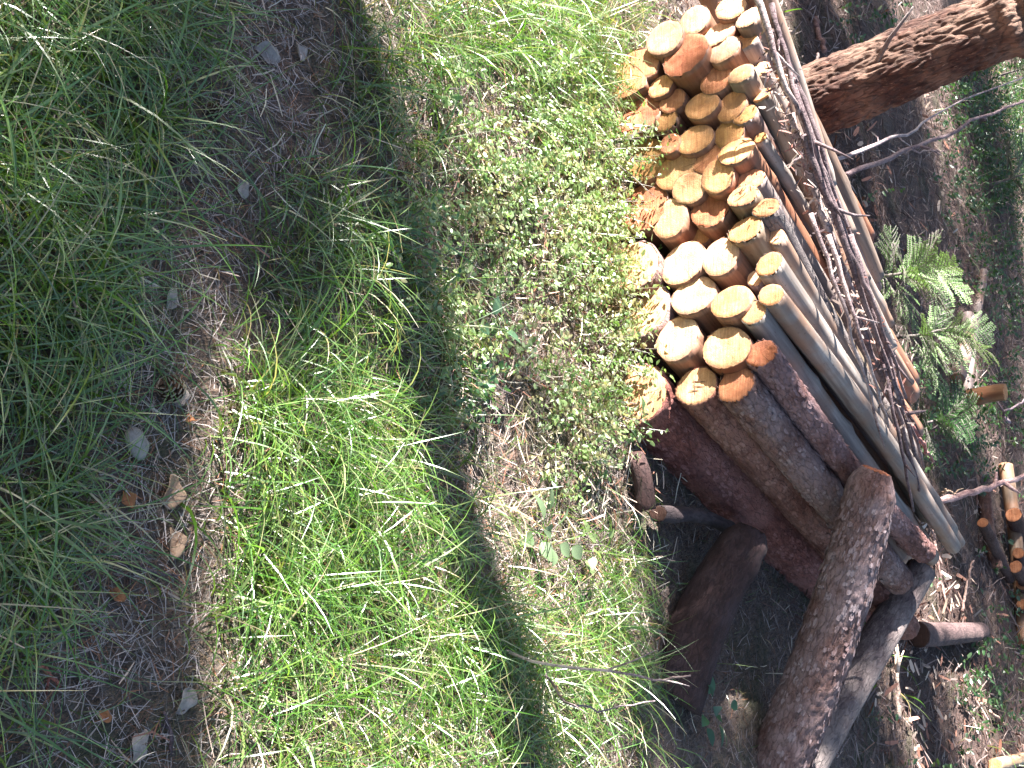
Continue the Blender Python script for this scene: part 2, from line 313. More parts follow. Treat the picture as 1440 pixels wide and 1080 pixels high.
FA, FB = gnd(870, 90), gnd(885, 600)
FN = np.cross(FB - FA, [0, 0, 1.]); FN /= np.linalg.norm(FN)
def face(x, y, off=0.):
    d = ray(x, y); t = ((FA - CP) @ FN) / (d @ FN); return CP + d * t + FN * off
def azd(a, e=0.): return np.array([math.sin(R(a)) * math.cos(R(e)), math.cos(R(a)) * math.cos(R(e)), math.sin(R(e))])
LOGS = [  # x, y, radius in the photo, tone, side, label
 (944, 22, 17, 'k', 'peeled', 'tan log end at the far left corner of the stack nearest the grass tuft'),
 (977, 29, 20, 'w', 'peeled', 'glare-tinted white log end with a frayed rim, second in the top row of the stack'),
 (940, 59, 25, 'w', 'peeled', 'large glare-tinted oval log end just beyond the red notched log'),
 (1027, 10, 19, 'b', 'peeled', 'pale log end cut off by the top border beside the tree trunk side'),
 (1054, 27, 17, 'w', 'peeled', 'glare-tinted white log end at the stack top nearest the pine trunk'),
 (1007, 45, 21, 'w', 'peeled', 'glare-tinted log end with dark flecks between two white ends and the rough red one'),
 (1044, 53, 16, 'o', 'peeled', 'orange log end with darker centre overlapped by two white ends'),
 (1020, 72, 20, 'w', 'peeled', 'white log end directly on the uphill side of the rough red log end'),
 (969, 83, 32, 'r', 'peeled', 'rough dark red log end with torn edge, largest in the far part of the stack'),
 (1059, 85, 12.5, 'b', 'peeled', 'small pale log end lying on top of the stack near the pine trunk foot'),
 (890, 106, 36, 'k', 'peeled', 'big reddish log end with a black notch in its lower rim beside the grass'),
 (931, 123, 18, 'o', 'peeled', 'yellowish round log end beside the notched red log'),
 (1006, 110, 21, 'k', 'peeled', 'pinkish oval log end beside the torn dark red one'),
 (1044, 106, 17, 'b', 'peeled', 'clean tan log end near the pile top next to a pinkish oval end'),
 (946, 142, 17, 'k', 'peeled', 'pink oval log end tucked under the yellowish round one'),
 (898, 160, 31, 'r', 'peeled', 'big dull red log end half covered by the leafy bush tip'),
 (1065, 126, 12, 'o', 'peeled', 'small shaded orange log end at the pile edge above a mossy one'),
 (988, 149, 22, 'o', 'peeled', 'shaded ochre log end in the middle of the dark band of the stack'),
 (1026, 147, 20.5, 'o', 'peeled', 'shaded ochre log end with a grey heart touching two olive ends'),
 (1046, 159, 15, 'm', 'peeled', 'olive mossy log end against the greyish-hearted one'),
 (938, 171, 15, 'm', 'peeled', 'small olive log end with frayed lower rim beside the big dull red log'),
 (1024, 184, 21, 'm', 'peeled', 'dark olive round log end in the shade near the pile top'),
 (979, 197, 22, 'o', 'peeled', 'clean ochre oval log end tilted in the shaded middle of the stack'),
 (1060, 184, 8, 'm', 'peeled', 'tiny olive stick end beside a thick grey pole'),
 (945, 205, 15, 'k', 'peeled', 'small fuzzy brown log end next to the tilted ochre oval'),
 (905, 222, 28, 'm', 'peeled', 'big olive brown log end half hidden behind the green bush'),
 (1038, 215, 22, 'o', 'peeled', 'golden orange round log end at the head of a smooth grey pole'),
 (997, 222, 22, 'k', 'peeled', 'pinkish grey log end next to the golden orange one'),
 (949, 238, 27, 'o', 'peeled', 'broad ochre log end with a smooth face in the middle row'),
 (1012, 250, 23, 'o', 'peeled', 'round orange log end with a short drying crack at its top'),
 (970, 265, 22, 'b', 'peeled', 'oval log end with a dark heart and rough rim in the middle row'),
 (1053, 249, 17, 'k', 'peeled', 'pink streaked log end squeezed behind the orange ones at the pile edge'),
 (903, 288, 34, 'r', 'peeled', 'big rust red log end with leaf shadows next to the bush'),
 (1046, 277, 19, 'k', 'peeled', 'rough edged orange pink log end below the rotten one'),
 (995, 294, 24, 'r', 'peeled', 'brick red round log end in the middle of the stack'),
 (942, 307, 25, 'b', 'peeled', 'log end with pale diagonal saw streaks beside the rust red one'),
 (1077, 292, 17, 'f', 'grey', 'rotten fibrous brown log end on the upper edge of the stack'),
 (973, 321, 12, 'o', 'peeled', 'small yellow log end wedged below the brick red one'),
 (1050, 324, 22, 'o', 'peeled', 'orange log end with shaggy lower rim at the upper edge'),
 (1084, 326, 11.5, 'b', 'peeled', 'small half round pole end just under the rotten one'),
 (958, 368, 33, 'w', 'peeled', 'very large creamy log end left of the white one with brown specks'),
 (999, 342, 12, 'k', 'peeled', 'small brown log end peeping out behind two big pale ends'),
 (1014, 361, 29, 'w', 'peeled', 'big white log end speckled brown with a bark-lit side'),
 (1081, 371, 19, 'o', 'peeled', 'grainy orange round end of a long smooth grey pole, upper of a pair'),
 (1053, 384, 12, 'w', 'peeled', 'small pale log end under the grainy round pole end'),
 (893, 376, 40, 'b', 'scaly', 'huge pale log end mostly hidden by sunlit leaves, lit brightest'),
 (975, 415, 32, 'w', 'peeled', 'very pale log end with a curved dark crack near its top'),
 (1031, 426, 28, 'o', 'peeled', 'orange ringed log end with pink heart in the near part of the stack'),
 (1086, 416, 18, 'o', 'peeled', 'grainy yellow round end of a long smooth grey pole, lower of a pair'),
 (1061, 441, 19, 'o', 'peeled', 'yellow orange pole end overlapping the pink hearted ringed end'),
 (897, 434, 47, 'b', 'scaly', 'huge tan log end with leaf shadows above the biggest dark barked log'),
 (954, 477, 33, 'w', 'peeled', 'bright cream log end with thin radial cracks, nearest white end'),
 (1023, 490, 33, 'b', 'peeled', 'large yellow log end with pink rings and a green tinged rim'),
 (1070, 497, 22, 'r', 'scaly', 'rough dark red end of a bark covered log on the near upper edge'),
 (977, 542, 31, 'b', 'scaly', 'pale ringed log end bearing short saw scratches, nearest row'),
 (1035, 541, 28, 'k', 'scaly', 'shaggy orange red end of a flaky barked log, nearest row'),
 (893, 556, 49, 'b', 'scaly', 'biggest log of the stack, purple bark, end dappled by leaf shadows'),
]
JIT = {54: (1070, 497)}
for i, (x, y, rp, tone, side, lab) in enumerate(LOGS):
    near = y > 330
    off = random.uniform(-.02, .018) if not near else random.uniform(-.012, .015)
    if rp < 13: off -= .05
    if (x, y) == (944, 22): off = -.14
    if (x, y) in ((940, 59), (969, 83)): off = .03
    if (x, y) in ((1070, 497), (1035, 541)): off = .0
    P = face(x, y, off); t = (P - CP) @ F; r = rp * t / FOC * (1.19 if y < 330 else 1.06)
    if rp > 27 and x < 915: P = P + np.array([0, 0, 0.])
    az = 36.5 + random.uniform(-1.6, 1.6) + ((3 if x > 1035 else -4) if y < 330 else 0)
    ln = 1.98 + random.uniform(-.12, .1)
    if y < 140: ln = 1.28
    elif y < 300 and x > 1035: ln = 1.5
    if y < 140 and x > 1000: az += 5
    if y > 480 and x > 1000: ln = 1.6
    if y > 480 and x < 1000: ln = 2.1
    D = azd(az, random.uniform(-.6, .6) if P[2] > .2 else .3)
    big = y > 480
    lo, hi_ = (.8, .93)
    tp = random.uniform(lo, hi_) if side == 'peeled' else .9
    st = (1, 1, 1)
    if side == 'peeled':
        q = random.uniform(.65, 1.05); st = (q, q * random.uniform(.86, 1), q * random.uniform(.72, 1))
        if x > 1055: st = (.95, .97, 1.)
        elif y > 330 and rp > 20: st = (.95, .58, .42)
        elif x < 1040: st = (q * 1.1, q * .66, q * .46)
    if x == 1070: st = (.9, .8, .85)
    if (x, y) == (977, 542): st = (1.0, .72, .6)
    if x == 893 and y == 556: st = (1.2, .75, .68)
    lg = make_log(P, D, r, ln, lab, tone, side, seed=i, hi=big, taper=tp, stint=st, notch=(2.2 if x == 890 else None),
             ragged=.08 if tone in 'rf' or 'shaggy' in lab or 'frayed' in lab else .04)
    if 'saw scratches' in lab:       # short scratches left by the saw
        Mi = (Matrix.Translation(Vector(P)) @ lg.rotation_euler.to_matrix().to_4x4()).inverted()
        for a_, b_ in (((973, 536), (992, 537)), ((974, 543), (991, 544)), ((968, 550), (983, 549)), ((976, 533), (977, 555))):
            q_ = []
            for (u_, v_) in (a_, b_):
                d_ = ray(u_, v_); t_ = ((P - D * .0052 - CP) @ D) / (d_ @ D); q_.append(np.array(Mi @ Vector(CP + d_ * t_)))
            V_, F_ = tube([q_[0], (q_[0] + q_[1]) / 2 + .0003, q_[1]], [.0008, .0016, .0006], 6); mesh('saw_scratch', V_, F_, M['cone'], lg)
# ------------------------------------------------------------------ poles that come in from beyond the frame, on top of the stack
TOPP = [((1046, -60), (1192, 330), .49, .045, 'thick peeled pole along the far top edge of the stack, innermost'),
        ((1064, -50), (1168, 262), .54, .028, 'thin grey pole resting on the stack beside the pine trunk foot'),
        ((1076, 30), (1214, 395), .50, .038, 'brown peeled pole on the stack top passing below the pine trunk'),
        ((1022, -60), (1150, 300), .40, .05, 'tan pole below the thick innermost one at the far corner of the stack'),
        ((985, -50), (1100, 260), .24, .06, 'brown log low at the far corner, its end out of view'),
        ((1092, 110), (1236, 480), .50, .036, 'pale smooth pole on the stack top with a bright sunlit rim'),
        ((1104, 200), (1262, 575), .49, .032, 'slim grey pole under the dead brush on the stack top'),
        ((1140, 290), (1290, 655), .47, .034, 'slim tan pole that ends beside the leaning bark covered post')]
for i, (a, b, z, r, lab) in enumerate(TOPP):
    a = gnd(*a, z); b = gnd(*b, z); ln = np.linalg.norm(b - a)
    make_log(a, (b - a) / ln, r, ln, lab, 'o', 'peeled', seed=80 + i, stint=(.95, .93, .95) if i % 2 else (.8, .72, .68), taper=.8, knots=True)

# props
def plog(a, b, ra, rb, label, side, tone='k', seed=0, **kw):
    a, b = np.array(a), np.array(b); d = b - a; ln = np.linalg.norm(d)
    return make_log(a, d / ln, ra, ln, label, tone, side, seed=seed, taper=rb / ra, **kw)
plog(dist(1232, 662, 3.62), gnd(1072, 1125, -.03), .084, .112, 'thick post with flaking purple bark leaning against the near end of the stack', 'scaly', 'r', 101, hi=True, dome=.05, name='prop_post', cat='post', group='posts propping the stack', stint=(.95, 1.02, 1.12), bend=.03)
plog(dist(1296, 800, 4.55), gnd(1105, 1115, -.02), .058, .085, 'barkless grey post with a long dark rotten groove leaning at the stack corner', 'grey', 'o', 102, hi=True, name='prop_post', cat='post', group='posts propping the stack', stint=(1.05, 1.0, 1.0))
plog(dist(1058, 745, 3.6), gnd(945, 985, -.03), .075, .095, 'dark stake standing in deep shade under the biggest log', 'scaly', 'd', 103, dome=.04, name='prop_post', cat='post', group='posts propping the stack', stint=(.24, .22, .27))  # bark tint darkened to hold the hollow's deep shade
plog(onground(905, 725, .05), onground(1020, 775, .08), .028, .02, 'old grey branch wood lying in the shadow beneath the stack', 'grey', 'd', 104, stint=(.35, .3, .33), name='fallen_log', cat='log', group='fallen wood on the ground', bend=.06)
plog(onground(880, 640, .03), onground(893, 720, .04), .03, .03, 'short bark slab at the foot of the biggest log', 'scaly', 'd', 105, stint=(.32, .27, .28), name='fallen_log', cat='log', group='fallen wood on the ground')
# sawn slabs catching the sun at the far corner
for i, (x, y, ln, lab) in enumerate([(893, 66, .16, 'small sunlit split billet behind the notched log, nearest the grass'), (906, 62, .2, 'small sunlit split billet behind the notched log, middle one'), (918, 60, .15, 'small sunlit split billet behind the notched log, nearest the white end')]):
    P = face(x, y, -.05); make_log(P, azd(20, 55), .014, ln, lab, 'w', 'peeled', seed=120 + i, group='split billets', name='billet', cat='billet', stint=(1.5, 1.35, 1.3))

# background wood
BG = [((1352, 448), (1336, 535), .05, 'pale thick log lying behind the fern like branches', 'peeled', (.75, .7, .75)),
      ((1377, 384), (1352, 560), .035, 'thin pale pole beside the thick one, its end rounded', 'peeled', (.7, .65, .7)),
      ((1404, 655), (1428, 905), .05, 'long tan pole lying across the front of the small far stack', 'peeled', (.7, .55, .42)),
      ((1374, 690), (1392, 800), .045, 'short brown pole under the far stack', 'scaly', (.8, .7, .6)),
      ((1390, 1076), (1475, 1062), .04, 'pale barkless stick at the bottom right corner', 'peeled', (1.3, 1.1, .8))]
for i, (a, b, r, lab, sd_, st) in enumerate(BG):
    plog(onground(*a, r), onground(*b, r), r, r * .9, lab, sd_, 'o', 140 + i, group='logs lying beyond the stack', name='fallen_log', stint=st)
plog(onground(1276, 893, .05), onground(1368, 888, .05), .062, .05, 'dark rotten split log lying on the sunny litter', 'grey', 'd', 150, group='logs lying beyond the stack', name='fallen_log', stint=(.55, .4, .4), bend=.01)
a = onground(1348, 562, 0); plog(a + [0, 0, .30], a, .055, .055, 'short orange barked stub standing behind the green sprays', 'peeled', 'o', 151, group='logs lying beyond the stack', name='fallen_log', stint=(.9, .5, .25))
SPS = (.45, .4, .38)
SP = [(1382, 735, 8.5, .06, 'small far log end alone at the left of the far stack'), (1425, 724, 12, .1, 'largest orange end of the far stack'),
      (1432, 778, 9, .05, 'upper of two touching ends in the far stack'), (1428, 797, 10, .05, 'lower of two touching ends in the far stack'),
      (1437, 822, 9, .05, 'far stack log end at the right border under the touching pair'), (1438, 850, 9, .05, 'lowest log end of the far stack by the border')]
for i, (x, y, rp, up, lab) in enumerate(SP):
    P = onground(x, y, 0); t = (P - CP) @ F; t *= .93; P = dist(x, y, t); r = rp * t / FOC * .92
    make_log(P, azd(38, -3), r, .9, lab, 'k', 'scaly', seed=160 + i, group='logs of the far stack', stint=SPS)

# ------------------------------------------------------------------ pine trunk behind the stack
def trunk_mesh(base, top, r0, r1, NA=150, NL=330, deep=.013, seed=0, ledge=None):
    base, top = np.array(base), np.array(top); d = top - base; Ln = np.linalg.norm(d)
    V = []; Fc = []
    for i in range(NL + 1):
        t = i / NL; z = t * Ln; rr = r0 + (r1 - r0) * t + .03 * math.exp(-z / .18)
        for j in range(NA):
            a = 2 * math.pi * j / NA; c, s_ = math.cos(a), math.sin(a)
            p = Vector((c * rr / .032 + seed, s_ * rr / .032, z / .12 + .8 * nz((c * 3, s_ * 3, z * 6))))
            dd = noise.voronoi(p)[0]; e = min(1., (dd[1] - dd[0]) * 3.4) * (.75 + .5 * nz((c * rr / .05, s_ * rr / .05, z / .08)))
            q = rr + deep * (e - .6) + .006 * nz((c * rr / .012, s_ * rr / .012, z / .03)) + .02 * nz((c * 1.5 + seed, s_ * 1.5, z * 1.3))
            if ledge is not None:
                q += .018 * math.exp(-((z - ledge + .02 * c) / .03) ** 2) - .022 * math.exp(-((z - ledge - .05 + .02 * c) / .018) ** 2)
            V.append((q * c, q * s_, z))
    for i in range(NL):
        for j in range(NA):
            k_ = (j + 1) % NA; Fc.append((i * NA + j, i * NA + k_, (i + 1) * NA + k_, (i + 1) * NA + j))
    return V, Fc, Ln
def leaves_cloud(centers, radii, counts, size, col, colv=.25, flatz=.75):
    """many small leaf-size quads spread through ellipsoids"""
    C_ = np.concatenate([np.asarray(c)[None] + (lambda q: q / np.linalg.norm(q, axis=1)[:, None] * (rng.random((n, 1)) ** .45))(rng.normal(size=(n, 3))) * np.array([r, r, r * flatz]) for c, r, n in zip(centers, radii, counts)])
    N = len(C_); a = rng.normal(size=(N, 3)); a /= np.linalg.norm(a, axis=1)[:, None]
    b = np.cross(a, rng.normal(size=(N, 3))); b /= np.linalg.norm(b, axis=1)[:, None]
    sz = size * rng.uniform(.6, 1.3, (N, 1)); a *= sz; b *= sz * .36
    V = np.stack([C_ - a, C_ + b, C_ + a, C_ - b], 1).reshape(-1, 3)
    Fc = np.arange(4 * N).reshape(N, 4)
    c = np.repeat(np.array(col)[None] * (1 + colv * rng.normal(size=(N, 1))), 4, 0).clip(.005, 1)
    return V, Fc, c
tb = gnd(1068, 172); tb[2] = -.03
UP = np.array([-.10, .14, 1.]); UP /= np.linalg.norm(UP)
pt = empty('pine_tree', tb, 'thick red barked pine leaning away behind the log stack', 'tree')
V, Fc, Ln = trunk_mesh(tb, tb + UP * 2.6, .158, .132, NA=200, NL=420, ledge=1.12, seed=3)
tr = mesh('trunk', V, Fc, M['trunk'], pt); tr.rotation_euler = Vector(UP).to_track_quat('Z', 'Y').to_euler()
V, Fc, Ln = trunk_mesh(tb, tb + UP * 4.5, .133, .09, NA=60, NL=120, seed=9)
t2 = mesh('upper_trunk', V, Fc, M['trunk'], pt); t2.location = Vector(UP * 2.56); t2.rotation_euler = tr.rotation_euler
cc = [UP * h + np.array([random.uniform(-1, 1), random.uniform(-1, 1), 0]) * w_ for h, w_ in ((5.2, 1), (5.8, 1), (6.3, .8), (6.8, .6), (5.4, 1.1))]
V, Fc, c = leaves_cloud(cc, [.8, .8, .7, .6, .8], [1500] * 5, .05, (.03, .06, .02)); mesh('crown', V, Fc, M['needle'], pt, smooth=False, col=c)
# dry branch stub on the trunk
g = Geo().add(tube([tb * 0 + UP * .62 + np.array([-.02, -.18, 0]), UP * .66 + np.array([-.06, -.30, .05]), UP * .74 + np.array([-.13, -.36, .09])], [.012, .009, .004], 6, .2, 4)); g.build('branch_stub', M['grey'], pt)

# ------------------------------------------------------------------ trees beyond the left edge of the view (they give the shade)
def off_tree(targets, label, t=11., trunk=None, r0=.14, side=0.):
    """targets: (point to shade, radius, opacity); the crown hangs on the sun side of them"""
    cs = [(np.array(p) + SUN * (t + random.uniform(-.7, .7)), r, int(o * 2000 * r * r * 3.2)) for p, r, o in targets]
    mid = np.mean([c for c, _, _ in cs], 0) if trunk is None else np.array([*trunk[:2], 5.4])
    base = mid.copy() if trunk is not None else mid + np.array([SUN[0] * 2.6, SUN[1] * 2.6 + side, 0])
    h = max([c[2] for c, _, _ in cs] + [5.2]) + .25
    root = empty('pine_tree', (base[0], base[1], 0), label, 'tree', 'pines standing beyond the left side of the view'); b0 = np.array([base[0], base[1], 0])
    g = Geo(); g.add(tube(crooked(np.array([0, 0, -.05]), np.array([.1, .05, h]), 14, .06, base[0]), [r0 * (1 - .055 * i) for i in range(15)], 16, .12, base[1]))
    for (c, r, n) in cs:
        q = c - b0; z = max(.8, q[2] - .4); g.add(tube(crooked((0.1 * z / h, 0, z), q, 6, .1, r * 9), np.linspace(.014, .005, 7), 6, .1, 2))
    if trunk is not None: cs = [(np.array([base[0], base[1], h]), .7, 500)]
    g.build('trunk', M['trunk'], root)
    V, Fc, cl = leaves_cloud([c - b0 for c, r, n in cs], [r for c, r, n in cs], [n for c, r, n in cs], .042, (.03, .06, .02))
    mesh('crown', V, Fc, M['needle'], root, smooth=False, col=cl)
SH = -SUN * [1, 1, 0]; SH /= np.linalg.norm(SH)
def G_(*L_): return [(gnd(x, y, z), r, o) for x, y, z, r, o in L_]
off_tree([], 'slim pine beyond the view whose trunk throws the diagonal shadow band', trunk=gnd(632, 690) - SH * 4.6, r0=.155)
nb = tb + np.array([SUN[0], SUN[1], 0]) / math.cos(SUN_EL) * 4.2 + np.array([.10, -.135, 0]); nroot = empty('pine_tree', (nb[0], nb[1], 0), 'added unseen slim pine half shading the leaning pine trunk', 'tree', 'pines standing beyond the left side of the view')  # unseen pine, added to throw shade on half of the leaning trunk
gn = Geo(); gn.add(tube(crooked((0, 0, -.05), UP * 6, 14, .03, 3.), [.12 - .002 * i for i in range(15)], 18, .1, 2.)); gn.build('trunk', M['trunk'], nroot)
V, Fc, c = leaves_cloud([UP * 6.2, UP * 6.8], [.8, .6], [1300, 900], .05, (.03, .06, .02)); mesh('crown', V, Fc, M['needle'], nroot, smooth=False, col=c)
off_tree(G_((50, 60, 0, .3, .28), (60, 300, 0, .3, .3), (360, 30, 0, .3, 1.2), (330, 190, 0, .28, 1.2), (340, 350, 0, .24, 1.), (440, 330, 0, .2, .9), (445, 120, 0, .2, .9), (200, 180, 0, .25, .4), (205, 430, 0, .16, .9), (210, 510, 0, .14, .8)), 'pine beyond the view shading the path')
off_tree(G_((60, 560, 0, .28, .3), (110, 760, 0, .28, 1.), (100, 930, 0, .28, 1.2), (90, 1080, 0, .28, 1.2), (10, 860, 0, .3, .8), (180, 620, 0, .15, .8)), 'pine beyond the view shading the near ground', t=12.)
off_tree(G_((985, 160, .3, .10, .7), (990, 205, .3, .12, .9), (935, 215, .15, .10, .7), (1000, 250, .3, .08, .6), (838, 175, .0, .06, 1.3)), 'pine beyond the view shading the middle of the stack', t=10., side=.9, r0=.06)
off_tree(G_((1195, 730, .4, .12, 1.5), (1165, 820, .32, .16, 1.8), (1125, 920, .2, .18, 1.8), (987, 849, .12, .10, 2), (1245, 890, .2, .12, 1.5), (1195, 985, .1, .14, 1.6), (1150, 1060, .05, .14, 1.6), (945, 960, 0, .14, 1.8), (925, 930, .08, .13, 1.8), (985, 1060, 0, .2, 1.8), (1075, 1040, .1, .2, 1.6), (1175, 1040, .1, .16, 1.2), (1000, 950, 0, .1, 1.5), (930, 850, 0, .08, 1.3)), 'pine beyond the view shading the hollow under the stack', t=12., side=-1.8, r0=.06)
off_tree(G_(*[(x, y, 0, r, o) for x, y, r, o in ((1150, 40, .5, 1.2), (1180, 230, .5, 1.8), (1215, 310, .4, 1.8), (1190, 150, .4, 1.6), (1160, 120, .3, 1.4), (1240, 200, .5, 1.4), (1230, 440, .25, 1.), (1270, 380, .35, 1.2), (1240, 380, .3, .5), (1240, 100, .8, 1.2), (1300, 260, .8, 1.2), (1320, 500, .5, .5), (1340, 620, .6, 1.1), (1340, 760, .5, 1.), (1370, 100, 1.2, 1.1), (1400, 300, 1.2, 1.1), (1400, 500, 1., 1.), (1400, 800, .8, 1.1), (1240, 1020, .35, 1.), (1400, 980, .4, .8), (1330, 1050, .3, .7))]), 'tall pine beyond the view shading the ground behind the stack', t=13., r0=.2)

# ------------------------------------------------------------------ ground
def axis(lim_lo, lim_hi, c0, c1, n_in, n_out):
    a = c0 - (c0 - lim_lo) * np.linspace(1, 0, n_out, endpoint=False) ** 2.6
    return np.concatenate([a, np.linspace(c0, c1, n_in), c1 + (lim_hi - c1) * np.linspace(0, 1, n_out + 1)[1:] ** 2.6])
gx, gy = axis(-150, 150, -2, 3, 420, 40), axis(-150, 150, .4, 7, 480, 40)
GX, GY = np.meshgrid(gx, gy)
GZ = zga(GX, GY) + .006 * np.sin(31 * GX + 5 * np.sin(23 * GY)) * np.sin(37 * GY + 4 * np.sin(29 * GX)) + .002 * rng.normal(size=GX.shape)
nx = len(gx); V = np.c_[GX.ravel(), GY.ravel(), GZ.ravel()]
ii, jj = np.meshgrid(np.arange(len(gy) - 1), np.arange(nx - 1), indexing='ij'); q = (ii * nx + jj).ravel()
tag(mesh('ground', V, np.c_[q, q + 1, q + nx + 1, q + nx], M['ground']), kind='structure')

# ------------------------------------------------------------------ grass, litter and low leaves (uncountable stuff)
def blobs(x, y, B):
    d = np.zeros(len(x))
    for bx, by, sx, sy, wgt in B:
        d = np.maximum(d, wgt * np.exp(-(((x - bx) / sx) ** 2 + ((y - by) / sy) ** 2) ** 1.5))
    return d
PATH = [(229, 551, 50, 45, 1.3), (375, 0, 70, 90, 1), (385, 130, 60, 90, 1), (300, 270, 65, 90, 1), (245, 400, 60, 80, .95), (225, 540, 75, 80, 1), (205, 660, 80, 70, 1), (190, 780, 95, 70, 1), (150, 920, 120, 90, 1), (180, 1050, 120, 80, .8), (600, 150, 70, 40, .7), (740, 470, 60, 90, .6), (260, 760, 50, 60, .6)]
def scatter(n, box, dens, clump=0.):
    x = rng.uniform(box[0], box[1], n); y = rng.uniform(box[2], box[3], n)
    P = np.c_[x, y, zga(x, y)]; ix, iy = proj(P)
    d = dens(ix, iy)
    if clump:
        cn = np.sin(x * 23 + 3 * np.sin(y * 17)) * np.sin(y * 27 + 3 * np.sin(x * 19)) + .5 * np.sin(x * 51 + y * 37)
        d = d * np.clip(.55 + clump * cn, .03, 2)
    k_ = rng.random(n) < d; return P[k_], ix[k_], iy[k_]
def blades(name, P, hgt, wid, lean, cols, curve=1., mat='grass', seg=5, up=None, droop=.6):
    N = len(P); h = hgt * rng.uniform(.45, 1.25, N); wd = wid * rng.uniform(.6, 1.3, N)
    th = rng.uniform(0, 2 * np.pi, N); ld = np.c_[np.cos(th), np.sin(th)] * rng.uniform(.1, 1., N)[:, None] * lean + (0 if up is None else np.array(up)[None])
    tw = rng.uniform(0, np.pi, N); side = np.c_[np.cos(tw), np.sin(tw), np.zeros(N)]
    cv = rng.uniform(.3, 1.4, N) * curve
    rows = []
    p = P.copy(); step = (h / seg)[:, None]
    d = np.c_[ld * .6, np.ones(N)]; d /= np.linalg.norm(d, axis=1)[:, None]
    ldir = ld / (np.linalg.norm(ld, axis=1)[:, None] + 1e-6)
    for i in range(seg + 1):
        f = i / seg; w_ = wd * (1 - f ** 1.6) * .5 + .0002
        side2 = side - d * np.sum(side * d, 1)[:, None]; side2 /= np.linalg.norm(side2, axis=1)[:, None] + 1e-6
        rows.append(p - side2 * w_[:, None]); rows.append(p + side2 * w_[:, None])
        d = d + np.c_[ldir * (cv * .38)[:, None], -(cv * droop * .38 * (f + .15))]; d /= np.linalg.norm(d, axis=1)[:, None]
        p = p + d * step
    V = np.stack(rows, 1); V[:, :, 2] = np.maximum(V[:, :, 2], P[:, 2][:, None] - .002)
    nr = 2 * (seg + 1); base = (np.arange(N) * nr)[:, None]
    Fc = np.concatenate([base + np.array([2 * i, 2 * i + 1, 2 * i + 3, 2 * i + 2]) for i in range(seg)], 0)
    pick = np.array(cols)[rng.choice(len(cols), N, p=np.array([c[3] for c in cols]) / sum(c[3] for c in cols))][:, :3]
    pick = pick * rng.uniform(.7, 1.25, (N, 1)) * np.c_[rng.uniform(.85, 1.15, N), np.ones(N), rng.uniform(.8, 1.2, N)]
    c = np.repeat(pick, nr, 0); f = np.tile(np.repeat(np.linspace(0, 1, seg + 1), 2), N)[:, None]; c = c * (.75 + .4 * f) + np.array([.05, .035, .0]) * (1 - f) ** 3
    o = mesh(name, V.reshape(-1, 3), Fc, M[mat], col=c.clip(0, 1)); return o
GREEN = [(.07, .18, .014, 5), (.13, .24, .04, 4), (.04, .13, .014, 2), (.20, .26, .09, 1.8), (.40, .36, .21, 1.7)]
near = (-1.7, 2.1, .75, 4.4)
def dens_long(x, y):
    B = [(60, 120, 230, 260, 1), (60, 420, 190, 230, 1), (40, 720, 130, 200, .9), (0, 1000, 90, 150, .35), (420, 620, 150, 130, 1), (450, 780, 190, 150, 1), (560, 960, 280, 180, .75), (380, 1000, 110, 150, .5),
         (440, 330, 110, 150, .6), (540, 120, 90, 150, .45), (700, 30, 180, 70, .7), (780, 90, 90, 90, .45), (840, 920, 100, 160, .5), (560, 480, 90, 120, .5), (250, 30, 90, 80, .8)]
    d = blobs(x, y, B); p = blobs(x, y, PATH); d = d * (1 - np.minimum(1, 1.5 * p)) ** 1.3
    return np.where(x > 905, d * .05, d)
P, ix, iy = scatter(150000, near, dens_long, .8)
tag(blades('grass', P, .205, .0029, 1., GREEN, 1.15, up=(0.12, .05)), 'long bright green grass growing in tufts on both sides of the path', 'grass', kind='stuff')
P, ix, iy = scatter(15000, near, lambda x, y: dens_long(x, y) * np.where(x < 250, .9, .45), .6)
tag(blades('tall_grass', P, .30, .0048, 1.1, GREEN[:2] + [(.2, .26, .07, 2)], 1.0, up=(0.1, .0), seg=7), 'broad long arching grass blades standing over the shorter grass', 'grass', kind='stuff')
def dens_short(x, y):
    d = .55 * np.ones(len(x)); p = blobs(x, y, PATH); d = d * (1 - np.minimum(.93, 1.2 * p))
    d = np.where((x > 640) & (y < 640), d * .5, d); return np.where(x > 930, d * .12, d)
P, ix, iy = scatter(70000, near, dens_short, .5)
tag(blades('short_grass', P, .055, .0018, 1.2, [(.07, .13, .025, 4), (.10, .16, .03, 3), (.22, .2, .09, 2.2), (.3, .22, .12, 1.5)], 1.1, seg=4), 'thin short grass and moss between the tufts', 'grass', kind='stuff')
